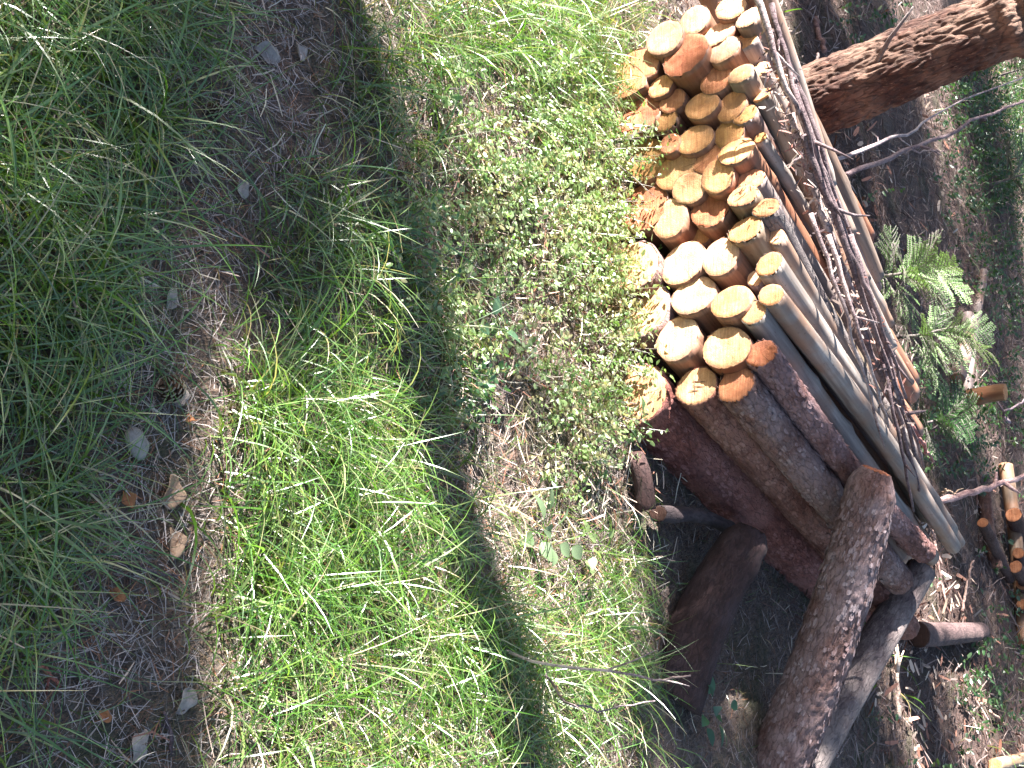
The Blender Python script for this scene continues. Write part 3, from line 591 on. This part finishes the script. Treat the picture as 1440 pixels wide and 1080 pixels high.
# dry stems and needles lying flat
def flatbits(name, P, ln, wd, cols, lab, cat, lift=.006, tilt=.18, mat='litter'):
    N = len(P); th = rng.uniform(0, 2 * np.pi, N); a = np.c_[np.cos(th), np.sin(th), rng.normal(size=N) * tilt]; b = np.c_[-np.sin(th), np.cos(th), rng.normal(size=N) * .6]
    b /= np.linalg.norm(b, axis=1)[:, None]; l_ = ln * rng.uniform(.4, 1.3, N)[:, None] / 2; w_ = wd * rng.uniform(.6, 1.4, N)[:, None] / 2
    c0 = P + np.c_[np.zeros(N), np.zeros(N), lift * rng.uniform(.2, 2.2, N)]; bend = np.c_[-np.sin(th), np.cos(th), np.zeros(N)] * (rng.normal(size=N) * .12)[:, None] * l_
    V = np.stack([c0 - a * l_ - b * w_ * .6, c0 - a * l_ + b * w_ * .6, c0 + bend - b * w_, c0 + bend + b * w_, c0 + a * l_ - b * w_ * .5, c0 + a * l_ + b * w_ * .5], 1).reshape(-1, 3)
    base = (np.arange(N) * 6)[:, None]; Fc = np.concatenate([base + np.array([0, 1, 3, 2]), base + np.array([2, 3, 5, 4])], 0)
    pick = np.array(cols)[rng.choice(len(cols), N, p=np.array([c[3] for c in cols]) / sum(c[3] for c in cols))][:, :3] * rng.uniform(.6, 1.3, (N, 1))
    return tag(mesh(name, V, Fc, M[mat], col=np.repeat(pick, 6, 0).clip(0, 1)), lab, cat, kind='stuff')
NC = [(.38, .32, .30, 4), (.52, .44, .41, 3), (.18, .10, .07, 3), (.33, .15, .08, 1.2)]
P, ix, iy = scatter(130000, near, lambda x, y: np.where((x > 900) & (y > 600), .12, .45) + .5 * blobs(x, y, PATH))
flatbits('pine_needle_litter', P, .055, .0016, NC, 'fallen grey brown pine needles covering the path and ground', 'needle litter')
P, ix, iy = scatter(60000, (-2.5, 4.5, 4., 13.), lambda x, y: np.where(x < 1445, .8, 0), .3)
flatbits('bark_litter', P, .11, .006, [(.16, .115, .105, 4), (.24, .18, .165, 3), (.11, .06, .05, 3), (.36, .28, .25, 1)], 'brown and pale bark scraps and needles strewn beyond the stack', 'litter', .015, .35)
P, ix, iy = scatter(9000, (-2.5, 4.5, 4., 13.), lambda x, y: np.maximum(blobs(x, y, [(1290, 880, 60, 110, .9), (1280, 1000, 60, 100, .9), (1190, 250, 40, 120, .8), (1330, 960, 90, 130, .6)]), .03))
flatbits('wood_chips', P, .07, .02, [(.5, .38, .3, 3), (.35, .17, .12, 3), (.6, .52, .45, 1)], 'curled pale and red bark chips in the sunny strip', 'bark chips', .02, .5)
P, ix, iy = scatter(32000, near, lambda x, y: np.where((x > 560), np.where((x > 890) & (y > 600), .04, .2), .04) + .5 * blobs(x, y, [(700, 400, 160, 240, .7), (860, 720, 60, 160, .8)]))
flatbits('dry_stems', P, .08, .0032, [(.55, .42, .34, 3), (.36, .17, .12, 1.2), (.68, .6, .48, 2.5)], 'straw coloured and reddish dry stems in the sunny strip', 'dry stems', .02, .35)
# low leafy cover
def sprigs(P, hgt, nl, lsz, cols, up=(0, 0), stemw=.0012, spread=.8):
    """stems with small oval leaves set alternately -> V, F, col"""
    Vs = []; Fs = []; Cs = []; off = 0; N = len(P)
    h = hgt * rng.uniform(.5, 1.25, N); th = rng.uniform(0, 2 * np.pi, N)
    ld = np.c_[np.cos(th), np.sin(th)] * rng.uniform(.1, 1, N)[:, None] * spread + np.array(up)[None]
    d = np.c_[ld, np.ones(N)]; d /= np.linalg.norm(d, axis=1)[:, None]
    tone = np.array(cols)[rng.choice(len(cols), N)]
    e = P + d * h[:, None]; sx = np.cross(d, [0, 0, 1.]); sx /= np.linalg.norm(sx, axis=1)[:, None]
    V = np.stack([P - sx * stemw, P + sx * stemw, e], 1).reshape(-1, 3); Fq = np.arange(3 * N).reshape(N, 3)
    Vs.append(V); Fs.append(np.c_[Fq, Fq[:, 2]]); Cs.append(np.repeat(np.array([[.14, .10, .04]]), 3 * N, 0)); off = 3 * N
    for k_ in range(nl):
        f = .2 + .8 * (k_ + rng.random(N)) / nl; b = P + d * (h * f)[:, None]
        a = rng.uniform(0, 2 * np.pi, N); o = np.c_[np.cos(a), np.sin(a), rng.uniform(-.2, .8, N)]; o /= np.linalg.norm(o, axis=1)[:, None]
        sd_ = np.cross(o, rng.normal(size=(N, 3)) * .5 + [0, 0, 1.]); sd_ /= np.linalg.norm(sd_, axis=1)[:, None]; nn = np.cross(o, sd_)
        l_ = (lsz * rng.uniform(.35, 1.6, N))[:, None]
        V = np.stack([b + o * l_ * .12, b + o * l_ * .45 + sd_ * l_ * .27 + nn * l_ * .07, b + o * l_ * .9 + sd_ * l_ * .18, b + o * l_ * 1.12, b + o * l_ * .9 - sd_ * l_ * .18, b + o * l_ * .45 - sd_ * l_ * .27 + nn * l_ * .07], 1).reshape(-1, 3)
        q = off + np.arange(N)[:, None] * 6
        Fs += [q + np.array([0, 1, 2, 3]), q + np.array([0, 3, 4, 5])]; Vs.append(V); off += 6 * N
        Cs.append(np.repeat(tone * rng.uniform(.75, 1.25, (N, 1)), 6, 0))
    return np.concatenate(Vs), np.concatenate(Fs), np.concatenate(Cs).clip(0, 1)
LG = [(.22, .32, .11), (.28, .38, .17), (.36, .45, .25), (.15, .26, .07), (.34, .32, .16)]
P, ix, iy = scatter(76000, near, lambda x, y: blobs(x, y, [(760, 250, 140, 120, .5), (700, 340, 120, 130, .35), (820, 340, 100, 130, .5), (840, 430, 70, 90, .45), (660, 430, 70, 120, .35), (560, 340, 50, 100, .35), (630, 530, 60, 60, .35), (800, 560, 80, 60, .45), (850, 240, 50, 70, .45), (780, 650, 50, 60, .3), (800, 100, 60, 60, .25), (620, 110, 30, 30, .3)]), .5)
V, Fc, c = sprigs(P, .105, 11, .0145, LG, up=(.05, .1))
tag(mesh('leafy_ground_cover', V, Fc, M['leaf'], smooth=False, col=c), 'mass of small light green leaves spreading along the foot of the stack', 'ground cover', kind='stuff')
P, ix, iy = scatter(60000, (-3., 5, 4.4, 16.), lambda x, y: blobs(x, y, [(1400, 180, 70, 150, .30), (1390, 380, 60, 90, .15), (1330, 590, 60, 70, .3), (1200, 20, 60, 60, .1), (1390, 930, 60, 90, .12), (1410, 560, 50, 60, .12)]) + np.where(x > 1100, .012, 0), .5)
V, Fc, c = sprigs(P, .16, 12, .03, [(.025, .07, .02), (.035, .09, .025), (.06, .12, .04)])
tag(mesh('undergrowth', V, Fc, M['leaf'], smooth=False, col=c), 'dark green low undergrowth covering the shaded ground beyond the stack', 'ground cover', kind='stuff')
P, ix, iy = scatter(9000, (-3., 5, 4.4, 14.), lambda x, y: blobs(x, y, [(1400, 150, 60, 130, .5), (1245, 960, 30, 60, .8), (1390, 1010, 60, 60, .4), (1400, 330, 50, 80, .3), (1100, 20, 30, 20, .8)]), .4)
tag(blades('far_grass', P, .24, .006, 1., GREEN, 1.0), 'scattered grass blades beyond the stack', 'grass', kind='stuff')

# ------------------------------------------------------------------ single plants
def bush(x, y, n, hgt, label, group=None, up=(.15, .3), name='leafy_bush', lsz=.017, spread=.7, rad=.05, cat='bush', cols=LG, nl=13):
    x -= 10; n = int(n * .62); p = onground(x, y); root = empty(name, p, label, cat, group)
    Q = np.c_[rng.normal(size=(n, 2)) * rad, np.zeros(n)]; V, Fc, c = sprigs(Q, hgt, nl, lsz, cols, up, .002, spread)
    mesh('foliage', V, Fc, M['leaf'], root, smooth=False, col=c)
    g = Geo()
    for k_ in range(6): g.add(tube(crooked((0, 0, -.005), Q[k_ % n] * 1.6 + [up[0] * hgt * .6, up[1] * hgt * .6, hgt * .7], 5, .01, k_), np.linspace(.003, .001, 6), 5))
    g.build('stems', M['grey'], root)
GB = 'low bushes at the foot of the stack'
bush(852, 205, 42, .22, 'green bush reaching up over the big dull red log end', GB, up=(.2, .5))
bush(835, 300, 45, .17, 'sunlit bush beside the rust red log end', GB)
bush(848, 385, 60, .17, 'bushiest pale green clump hiding the huge pale log end', GB)
bush(852, 480, 50, .18, 'green clump in front of the huge tan log end', GB, up=(.15, .3))
bush(845, 560, 34, .15, 'thin bush shading the biggest log of the stack', GB, up=(.2, .3))
bush(835, 620, 22, .12, 'small bush between the stack foot and the shaded hollow', GB)
bush(760, 90, 16, .12, 'pale leafed sprig in the tall grass near the far corner', 'sprigs', rad=.03)
bush(612, 125, 7, .12, 'light green upright sprig standing alone in the grass', 'sprigs', rad=.012, lsz=.022)
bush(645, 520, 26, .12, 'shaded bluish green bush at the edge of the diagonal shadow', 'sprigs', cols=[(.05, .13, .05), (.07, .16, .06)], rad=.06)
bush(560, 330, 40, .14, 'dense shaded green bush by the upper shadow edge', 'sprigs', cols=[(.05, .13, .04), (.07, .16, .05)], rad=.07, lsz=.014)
def big_leaf(p, d, l_, w_, nrm):
    d = d / np.linalg.norm(d); s_ = np.cross(d, nrm); s_ /= np.linalg.norm(s_); n_ = np.cross(s_, d); V = []; Fc = []
    K = 7
    for i in range(K + 1):
        f = i / K; ww = w_ * math.sin(math.pi * min(.985, f) ** .8) ** .8 + .0006; c = p + d * l_ * f + n_ * (-.25 * l_ * f * f)
        V += [c - s_ * ww + n_ * ww * .3, c, c + s_ * ww + n_ * ww * .3]
    for i in range(K):
        for j in (0, 1): Fc.append((3 * i + j, 3 * i + j + 1, 3 * i + j + 4, 3 * i + j + 3))
    return V, Fc
def broadleaf(x, y, n, size, hgt, label, col, spread=.1):
    root = empty('broadleaf_seedling', onground(x, y), label, 'plant', 'broad leaved seedlings')
    st = Geo(); st.add(tube(crooked((0, 0, 0), (.02, .02, hgt), 5, .01, x), np.linspace(.003, .0015, 6), 5))
    for i in range(n):
        a = 2.4 * i + random.uniform(-.3, .3); h = hgt * (.3 + .7 * i / n); d = np.array([math.cos(a), math.sin(a), random.uniform(.1, .6)])
        p0 = np.array([.02 * h / hgt, .02 * h / hgt, h]); p1 = p0 + d * spread * random.uniform(.25, .6); st.add(tube([p0, p1], [.0014, .001], 4))
        V, Fc = big_leaf(p1, d, size * random.uniform(.7, 1.15), size * .3, np.array([0, 0, 1.]) + rng.normal(size=3) * .35)
        cc_ = np.array([np.array(col) * random.uniform(.8, 1.2)] * len(V)); o = mesh('leaf', V, Fc, M['leaf'], root, col=cc_)
    st.build('stem', M['grey'], root)
broadleaf(735, 745, 9, .062, .10, 'grey green seedling with broad oval leaves at the sunny shadow edge', (.17, .24, .13))
broadleaf(790, 765, 8, .04, .12, 'smaller leaved pale seedling beside the broad leaved one', (.22, .30, .12), .08)
broadleaf(965, 1000, 8, .055, .12, 'dark green broad leaved seedling in the shade under the leaning post', (.05, .14, .06))
broadleaf(862, 590, 5, .04, .1, 'small broad leaved seedling at the foot of the biggest log', (.08, .17, .07), .06)
broadleaf(660, 462, 5, .05, .11, 'bluish shaded seedling with three round leaves by the shadow edge', (.09, .18, .10), .06)

def spray(p, d, nrm, ln, bl, Vn, Cn, G, col):
    """flat fir spray: a twig with side twigs, needles in two combs"""
    d = d / np.linalg.norm(d); s_ = np.cross(d, nrm); s_ /= np.linalg.norm(s_)
    def twig(a, dd, l_):
        q = np.array([a + dd * l_ * t + np.array([0, 0, -.12 * l_ * t * t]) for t in np.linspace(0, 1, 5)]); G.add(tube(q, np.linspace(.0028, .001, 5), 4))
        ss = np.cross(dd, nrm); ss /= np.linalg.norm(ss); n = int(l_ / .012)
        for k_ in range(n):
            t = k_ / n; b = a + dd * l_ * t + np.array([0, 0, -.12 * l_ * t * t])
            for sg in (-1, 1):
                nd = ss * sg + dd * .45 + rng.normal(size=3) * .12; nd /= np.linalg.norm(nd); ll = bl * (1 - .4 * t) * random.uniform(.8, 1.2); w3 = dd * .003
                Vn.append([b - w3, b + w3, b + nd * ll + w3 * .6, b + nd * ll - w3 * .6]); Cn.append(np.array(col) * random.uniform(.7, 1.3))
    twig(p, d, ln)
    for i in range(7):
        t = .15 + .11 * i
        for sg in (-1, 1):
            dd = d * .8 + s_ * sg * .75 + rng.normal(size=3) * .08; dd /= np.linalg.norm(dd); twig(p + d * ln * t + np.array([0, 0, -.12 * ln * t * t]), dd, ln * (1 - t) * .62 + .04)
def fir(base, items, label, col=(.17, .28, .10)):
    root = empty('fir_sapling', base, label, 'sapling', 'young firs behind the stack'); G = Geo(); Vn = []; Cn = []
    top = max(z for *_, z in items); G.add(tube(crooked((0, 0, -.02), (0, 0, top + .05), 8, .04, base[0]), np.linspace(.014, .004, 9), 7))
    for (a, e, ln, z) in [(a + da, e + de, ln * sc_, z * zs + .02) for a, e, ln, z in items for da, de, sc_, zs in ((0, 0, 1, 1), (35, 8, .8, .8))]:
        d = azd(a, e); spray(np.array([0, 0, z]), d, np.cross(np.cross(d, [0, 0, 1.]), d) + rng.normal(size=3) * .15, ln * .8, .015, Vn, Cn, G, col)
    V = np.array(Vn).reshape(-1, 3); N = len(Vn)
    G.build('stem', M['grey'], root); mesh('foliage', V, np.arange(4 * N).reshape(N, 4), M['needle'], root, smooth=False, col=np.repeat(np.array(Cn), 4, 0))
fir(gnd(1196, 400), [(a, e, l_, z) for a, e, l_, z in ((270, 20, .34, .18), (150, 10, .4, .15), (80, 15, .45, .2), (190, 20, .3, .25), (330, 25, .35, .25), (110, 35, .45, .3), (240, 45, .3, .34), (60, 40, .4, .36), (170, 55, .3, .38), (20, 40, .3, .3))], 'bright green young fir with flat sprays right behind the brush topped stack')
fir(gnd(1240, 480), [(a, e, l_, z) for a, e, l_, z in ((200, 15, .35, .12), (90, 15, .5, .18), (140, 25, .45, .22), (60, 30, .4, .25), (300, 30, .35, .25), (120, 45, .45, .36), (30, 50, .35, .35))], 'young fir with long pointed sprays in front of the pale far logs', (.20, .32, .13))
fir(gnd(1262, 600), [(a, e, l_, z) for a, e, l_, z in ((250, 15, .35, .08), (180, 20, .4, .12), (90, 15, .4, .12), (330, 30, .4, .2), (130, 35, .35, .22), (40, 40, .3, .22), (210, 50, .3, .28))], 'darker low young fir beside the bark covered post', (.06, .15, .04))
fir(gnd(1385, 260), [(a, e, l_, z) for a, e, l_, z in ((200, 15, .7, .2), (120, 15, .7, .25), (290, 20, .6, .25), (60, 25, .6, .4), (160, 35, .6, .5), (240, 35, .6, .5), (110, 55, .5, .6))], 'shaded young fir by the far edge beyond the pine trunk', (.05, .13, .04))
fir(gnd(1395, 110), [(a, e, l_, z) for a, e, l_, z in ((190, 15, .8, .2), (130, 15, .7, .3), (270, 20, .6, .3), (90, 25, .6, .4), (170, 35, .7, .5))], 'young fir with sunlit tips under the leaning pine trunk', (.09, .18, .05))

# ------------------------------------------------------------------ dead branches
def branch(pts, r0, r1, label, side='grey', group='dead branches', twigs=4, n=14, wob=.02, name='dead_branch', tint=None, seed=None):
    pts = [np.array(p) for p in pts]; root = empty(name, pts[0], label, 'branch', group); seed = random.random() * 50 if seed is None else seed
    q = []; tot = len(pts) - 1
    for i in range(n + 1):
        t = i / n * tot; k_ = min(int(t), tot - 1); f = t - k_; p = pts[k_] * (1 - f) + pts[k_ + 1] * f
        q.append(p - pts[0] + np.array([nz((i * .6, seed, 1)), nz((i * .6, seed, 4)), nz((i * .6, seed, 8))]) * wob * (i > 0))
    G = Geo().add(tube(q, np.linspace(r0, r1, n + 1), 7, .25, seed))
    for _ in range(twigs):
        k_ = random.randint(2, n - 1); d = q[k_] - q[k_ - 1]; d = d / np.linalg.norm(d) + rng.normal(size=3) * .55; d /= np.linalg.norm(d); l_ = random.uniform(.04, .16)
        G.add(tube([q[k_], q[k_] + d * l_ * .5, q[k_] + d * l_ + rng.normal(size=3) * .01], [r1 * 1.2, r1 * .9, r1 * .4], 5))
    o = G.build('wood', M[side] if side in M else side, root)
    if tint: o.color = (*tint, 1)
    return root
def top_pt(x, y, z): # point seen at (x, y) at height z
    return gnd(x, y, z)
BR = [((1062, -10), (1165, 260), .60, .012, 1), ((1085, 5), (1180, 330), .60, .010, 0), ((1115, 120), (1240, 470), .60, .012, 0), ((1130, 190), (1262, 560), .60, .014, 0),
      ((1195, 330), (1288, 640), .58, .013, 0), ((1205, 370), (1300, 655), .56, .011, 0), ((1090, 40), (1215, 400), .55, .016, 0), ((1110, 160), (1225, 480), .56, .017, 1), ((1150, 300), (1268, 600), .55, .018, 0), ((1165, 330), (1250, 600), .60, .009, 1), ((1140, 300), (1235, 600), .60, .008, 1), ((1225, 420), (1292, 690), .55, .012, 0), ((1185, 330), (1275, 560), .62, .010, 0), ((1215, 400), (1285, 720), .57, .009, 0)]
for i, (a, b, z, r, pale) in enumerate(BR):
    branch([top_pt(*a, z), top_pt((a[0] + b[0]) / 2 + random.uniform(-6, 6), (a[1] + b[1]) / 2, z + .02), top_pt(*b, z - .02)], r, r * .5,
           'thin pale bleached dead branch lying along the brush on the stack top' if pale else 'thin dark dead branch lying lengthwise in the brush on the stack top', 'grey', 'brush on top of the stack', tint=(1.9, 1.75, 1.75) if pale else (.85, .72, .78), twigs=2, wob=.011)
branch([onground(688, 913, .01), dist(760, 935, 2.55), dist(850, 942, 2.5), dist(930, 957, 2.55), dist(973, 951, 2.5)], .0042, .0022, 'crooked thin twig with a sunlit bare tip reaching over the dark hollow', tint=(2.2, 2.1, 2.1), twigs=2, wob=.006, name='twig')
branch([onground(755, 940, .02), dist(790, 985, 2.5), dist(845, 1000, 2.6), dist(920, 985, 2.7)], .0032, .0018, 'curved dark twig hanging below the crooked bright one', tint=(1.2, 1.1, 1.2), twigs=1, wob=.006, name='twig')
branch([onground(1298, 710, .02), dist(1370, 692, 6.4), dist(1445, 670, 6.9)], .024, .014, 'pinkish white sunlit branch rising beyond the post top', 'grey', tint=(3.0, 2.3, 2.2), twigs=3, wob=.03)
branch([onground(1296, 700, .1), dist(1330, 690, 6.), dist(1345, 694, 6.2)], .009, .004, 'short straw coloured stick beside the pinkish white branch', 'grey', tint=(2.4, 1.9, 1.3), twigs=1)
branch([dist(1148, 232, 4.9), dist(1195, 222, 5.2), dist(1245, 195, 5.6), dist(1275, 190, 5.8), dist(1300, 168, 6.), dist(1345, 145, 6.3), dist(1445, 105, 6.8)], .011, .004, 'long bent pale branch crossing under the pine trunk', tint=(2.2, 2.1, 2.2), twigs=4)
branch([dist(1190, 246, 5.6), dist(1260, 218, 6), dist(1330, 190, 6.4), dist(1390, 160, 6.9), dist(1445, 140, 7.3)], .015, .008, 'straight dull brown branch parallel to the long pale one', tint=(1.3, 1.1, 1.2), twigs=3)
branch([dist(1255, 215, 6.), dist(1300, 212, 6.1), dist(1330, 213, 6.2)], .006, .003, 'short grey side stick under the dull brown branch', tint=(1.8, 1.6, 1.6), twigs=0)
branch([onground(1145, 22, .0), dist(1150, 45, 6.1), dist(1160, 72, 6.)], .018, .014, 'short brown stick upright beside the pine trunk', tint=(1.5, 1.0, .9), twigs=0)
branch([dist(1150, 75, 5.3), dist(1148, 92, 5.2), dist(1146, 110, 5.1)], .007, .004, 'dark little stick leaning on the sunlit pine bark', tint=(.5, .4, .4), twigs=0)
branch([onground(1378, 600, .2), dist(1410, 580, 7.5), dist(1445, 560, 8)], .012, .006, 'thin grey branch at the right border beyond the firs', tint=(1.6, 1.4, 1.6), twigs=2)
branch([onground(1180, 800, .0), dist(1235, 585, 5.0) * 0 + onground(1215, 850, .03)], .008, .005, 'stick hidden in the hollow under the near end', twigs=0)
branch([top_pt(1282, 598, .45), top_pt(1298, 625, .4), top_pt(1313, 650, .35)], .011, .006, 'reddish stick poking out of the brush by the post top', tint=(2.2, 1.2, 1.1), twigs=0)
branch([onground(1345, 860, .03), onground(1355, 790, .05)], .009, .005, 'stick lying beyond the dark rotten log', tint=(1.8, 1.4, 1.2), twigs=2)
branch([onground(1255, 1010, .03), onground(1248, 905, .04)], .012, .008, 'bleached stick in the sunny strip behind the grey post', tint=(3, 2.7, 2.3), twigs=2)
branch([onground(1385, 1000, .03), onground(1440, 1055, .04)], .01, .006, 'pale stick pointing at the bottom right corner', tint=(2.5, 2, 1.6), twigs=2)
branch([onground(1300, 720, .03), onground(1312, 800, .03), onground(1325, 860, .03)], .010, .006, 'thin brown stick lying behind the stack corner', tint=(1.7, 1.3, 1.2), twigs=3)
for a, b, lab in (((35, 925), (80, 965), 'short dark stick on the needle covered path'), ((150, 790), (245, 810), 'bent dark twig on the shaded path'), ((235, 1060), (225, 1000), 'dark twig at the bottom edge of the path'), ((345, 160), (372, 200), 'thin dark twig across the upper path'), ((810, 840), (838, 815), 'pale short twig under the broad leaved seedlings'), ((720, 520), (775, 552), 'thin red stem in the sunny strip')):
    branch([onground(*a, .008), onground((a[0] + b[0]) / 2 + 4, (a[1] + b[1]) / 2 + 3, .014), onground(*b, .01)], .0042, .0025, lab, tint=(2.2, .9, .7) if 'red' in lab else (1.8, 1.6, 1.6) if 'pale' in lab else (.7, .6, .7), twigs=1, wob=.004, name='twig', group='twigs on the ground', n=8)
# debris on the stack top: curled scraps of bark
P = []
for _ in range(650):
    t = random.random(); x = 1068 + 205 * t + random.gauss(0, 7) - 22 * math.sin(t * 3.1) * random.random(); y = 60 + 530 * t + random.gauss(0, 25)
    P.append(top_pt(x, y, .565 + random.gauss(0, .012)))
flatbits('brush_debris', np.array(P), .028, .007, [(.32, .24, .2, 4), (.22, .10, .08, 3), (.6, .52, .46, 1), (.10, .07, .07, 3)], 'pale and reddish bark scraps caught in the brush on the stack', 'bark scraps', .01, .7)

# ------------------------------------------------------------------ small things on the path
def pine_cone(p, s_, label):
    root = empty('pine_cone', p, label, 'pine cone'); root.rotation_euler = (R(70), R(10), R(-35))
    G = Geo(); T = Geo(); G.add(tube([(0, 0, -.5 * s_), (0, 0, -.1 * s_), (0, 0, .3 * s_), (0, 0, .55 * s_)], [.12 * s_, .27 * s_, .2 * s_, .05 * s_], 10))
    for k_ in range(58):
        f = k_ / 58; a = k_ * 2.39996; z = (-.48 + f * .98) * s_; rr = s_ * (.47 * math.sin(math.pi * (.14 + .80 * f)) ** .7); o = np.array([math.cos(a), math.sin(a), 0]); t_ = np.array([-math.sin(a), math.cos(a), 0]); u = np.array([0, 0, 1.])
        w_ = s_ * .12; b = o * .1 * s_ + u * z; e = o * rr + u * (z + .1 * s_); V = [b - t_ * w_ * .4, b + t_ * w_ * .4, e + t_ * w_, e - t_ * w_, b - t_ * w_ * .4 - u * .04 * s_, b + t_ * w_ * .4 - u * .04 * s_, e + t_ * w_ - u * .05 * s_, e - t_ * w_ - u * .05 * s_]
        Fq = [(0, 1, 2, 3), (7, 6, 5, 4), (0, 4, 5, 1), (1, 5, 6, 2), (3, 7, 4, 0)]; G.add((V, Fq)); o2 = e + o * .03 * s_; T.add(([V[2], V[3], V[7], V[6], o2 + t_ * w_ * .6 + u * .02 * s_, o2 - t_ * w_ * .6 + u * .02 * s_, o2 - t_ * w_ * .6 - u * .05 * s_, o2 + t_ * w_ * .6 - u * .05 * s_], [(0, 1, 5, 4), (4, 5, 6, 7), (1, 2, 6, 5), (2, 3, 7, 6), (3, 0, 4, 7)]))
    G.build('scales', M['cone'], root, False); T.build('scale_tips', M['conetip'], root, False)
pine_cone(onground(229, 551, .026), .050, 'open brown pine cone lying on the shaded needle path')
pine_cone(onground(296, 158, .014), .034, 'dark small pine cone half hidden in grass near the upper path')
def curled_leaf(x, y, s_, mat, label, el=1.4, group='dead leaves on the ground'):
    p = onground(x, y, .008); root = tagroot = None; V = []; Fc = []; K = 10; J = 6; cu = random.uniform(.2, .8); ph = random.uniform(0, 6)
    for i in range(K + 1):
        f = i / K; w_ = s_ * .5 * math.sin(math.pi * (.03 + .94 * f)) ** .7 * (1 + .18 * math.sin(9 * f + ph))
        for j in range(J + 1):
            g_ = j / J * 2 - 1; V.append(((f - .5) * s_ * el, w_ * g_ + .08 * s_ * math.sin(3 * f + ph), cu * w_ * abs(g_) ** 1.5 * .8 + .12 * s_ * math.sin(5 * f + 2 * g_ + ph) + .02 * s_))
    for i in range(K):
        for j in range(J): a = i * (J + 1) + j; Fc.append((a, a + 1, a + J + 2, a + J + 1))
    o = mesh('dead_leaf', V, Fc, M[mat]); o.location = Vector(p); o.rotation_euler = (random.uniform(-.2, .2), random.uniform(-.2, .2), random.uniform(0, 6.28)); tag(o, label, 'leaf', group)
    sm = o.modifiers.new('s', 'SOLIDIFY'); sm.thickness = .0006
st = onground(187, 624, .006)
V = []; Fc = []
for k_, (rr, zz) in enumerate(((.02, .0), (.0215, .006), (.016, .011), (.006, .012))):
    for j in range(16):
        a = j / 16 * 6.283; q = rr * (1 + .22 * nz((math.cos(a) * 1.3, math.sin(a) * 1.3, 4)) ); V.append((q * 1.35 * math.cos(a), q * math.sin(a), zz + .002 * nz((a, rr * 90, 2))))
for k_ in range(3):
    for j in range(16): Fc.append((k_ * 16 + j, k_ * 16 + (j + 1) % 16, (k_ + 1) * 16 + (j + 1) % 16, (k_ + 1) * 16 + j))
Fc.append(tuple(48 + j for j in range(16)))
o = mesh('flat_stone', V, Fc, M['stone']); o.location = Vector(st); o.rotation_euler = (0, 0, .2); tag(o, 'flat pale grey stone chip on the path below the pine cone', 'stone')
for x, y, s_, mt, lab in ((372, 78, .045, 'deadgrey', 'large greyish curled leaf on the upper path'), (418, 75, .03, 'deadgrey', 'small greyish leaf right of the large curled one'), (338, 268, .03, 'deadgrey', 'grey brown leaf in the middle of the upper path'),
      (234, 422, .03, 'deadgrey', 'round pale leaf at the narrow part of the path'), (248, 560, .028, 'deadgrey', 'grey leaf touching the pine cone'), (236, 692, .045, 'dead', 'tan folded leaf near the left edge of the sunny grass'), (176, 703, .024, 'orange', 'small orange leaf on the path below the stone'),
      (238, 765, .04, 'dead', 'brown curled leaf under the folded tan one'), (160, 838, .022, 'orange', 'bright orange scrap on the shaded path'), (143, 1007, .018, 'orange', 'tiny orange scrap near the bottom of the path'), (190, 1048, .04, 'deadgrey', 'greyish leaf at the bottom edge of the path'),
      (255, 985, .035, 'deadgrey', 'pale leaf among the lower sparse grass'), (533, 1035, .035, 'dead', 'sunlit pinkish leaf in the grass at the bottom edge'), (560, 658, .022, 'dead', 'small brown leaf hanging in the sunny grass'), (355, 885, .02, 'dead', 'tan scrap in the lower sunny grass'),
      (905, 882, .035, 'deadgrey', 'pale bark scrap in the shade left of the leaning post'), (872, 930, .03, 'deadgrey', 'small pale scrap near the curved twig'), (620, 770, .035, 'deadgrey', 'grey leaf standing in the diagonal shadow'), (830, 820, .03, 'deadgrey', 'pale leaf below the seedlings'), (680, 215, .03, 'dead', 'brown leaf in the bare patch of the sunny strip'), (262, 590, .015, 'orange', 'orange fleck below the pine cone'), (820, 160, .03, 'dead', 'brown leaf in the shadow near the big red log end'), (245, 40, .025, 'dead', 'brown leaf among the grass at the top edge')):
    curled_leaf(x, y, s_, mt, lab)
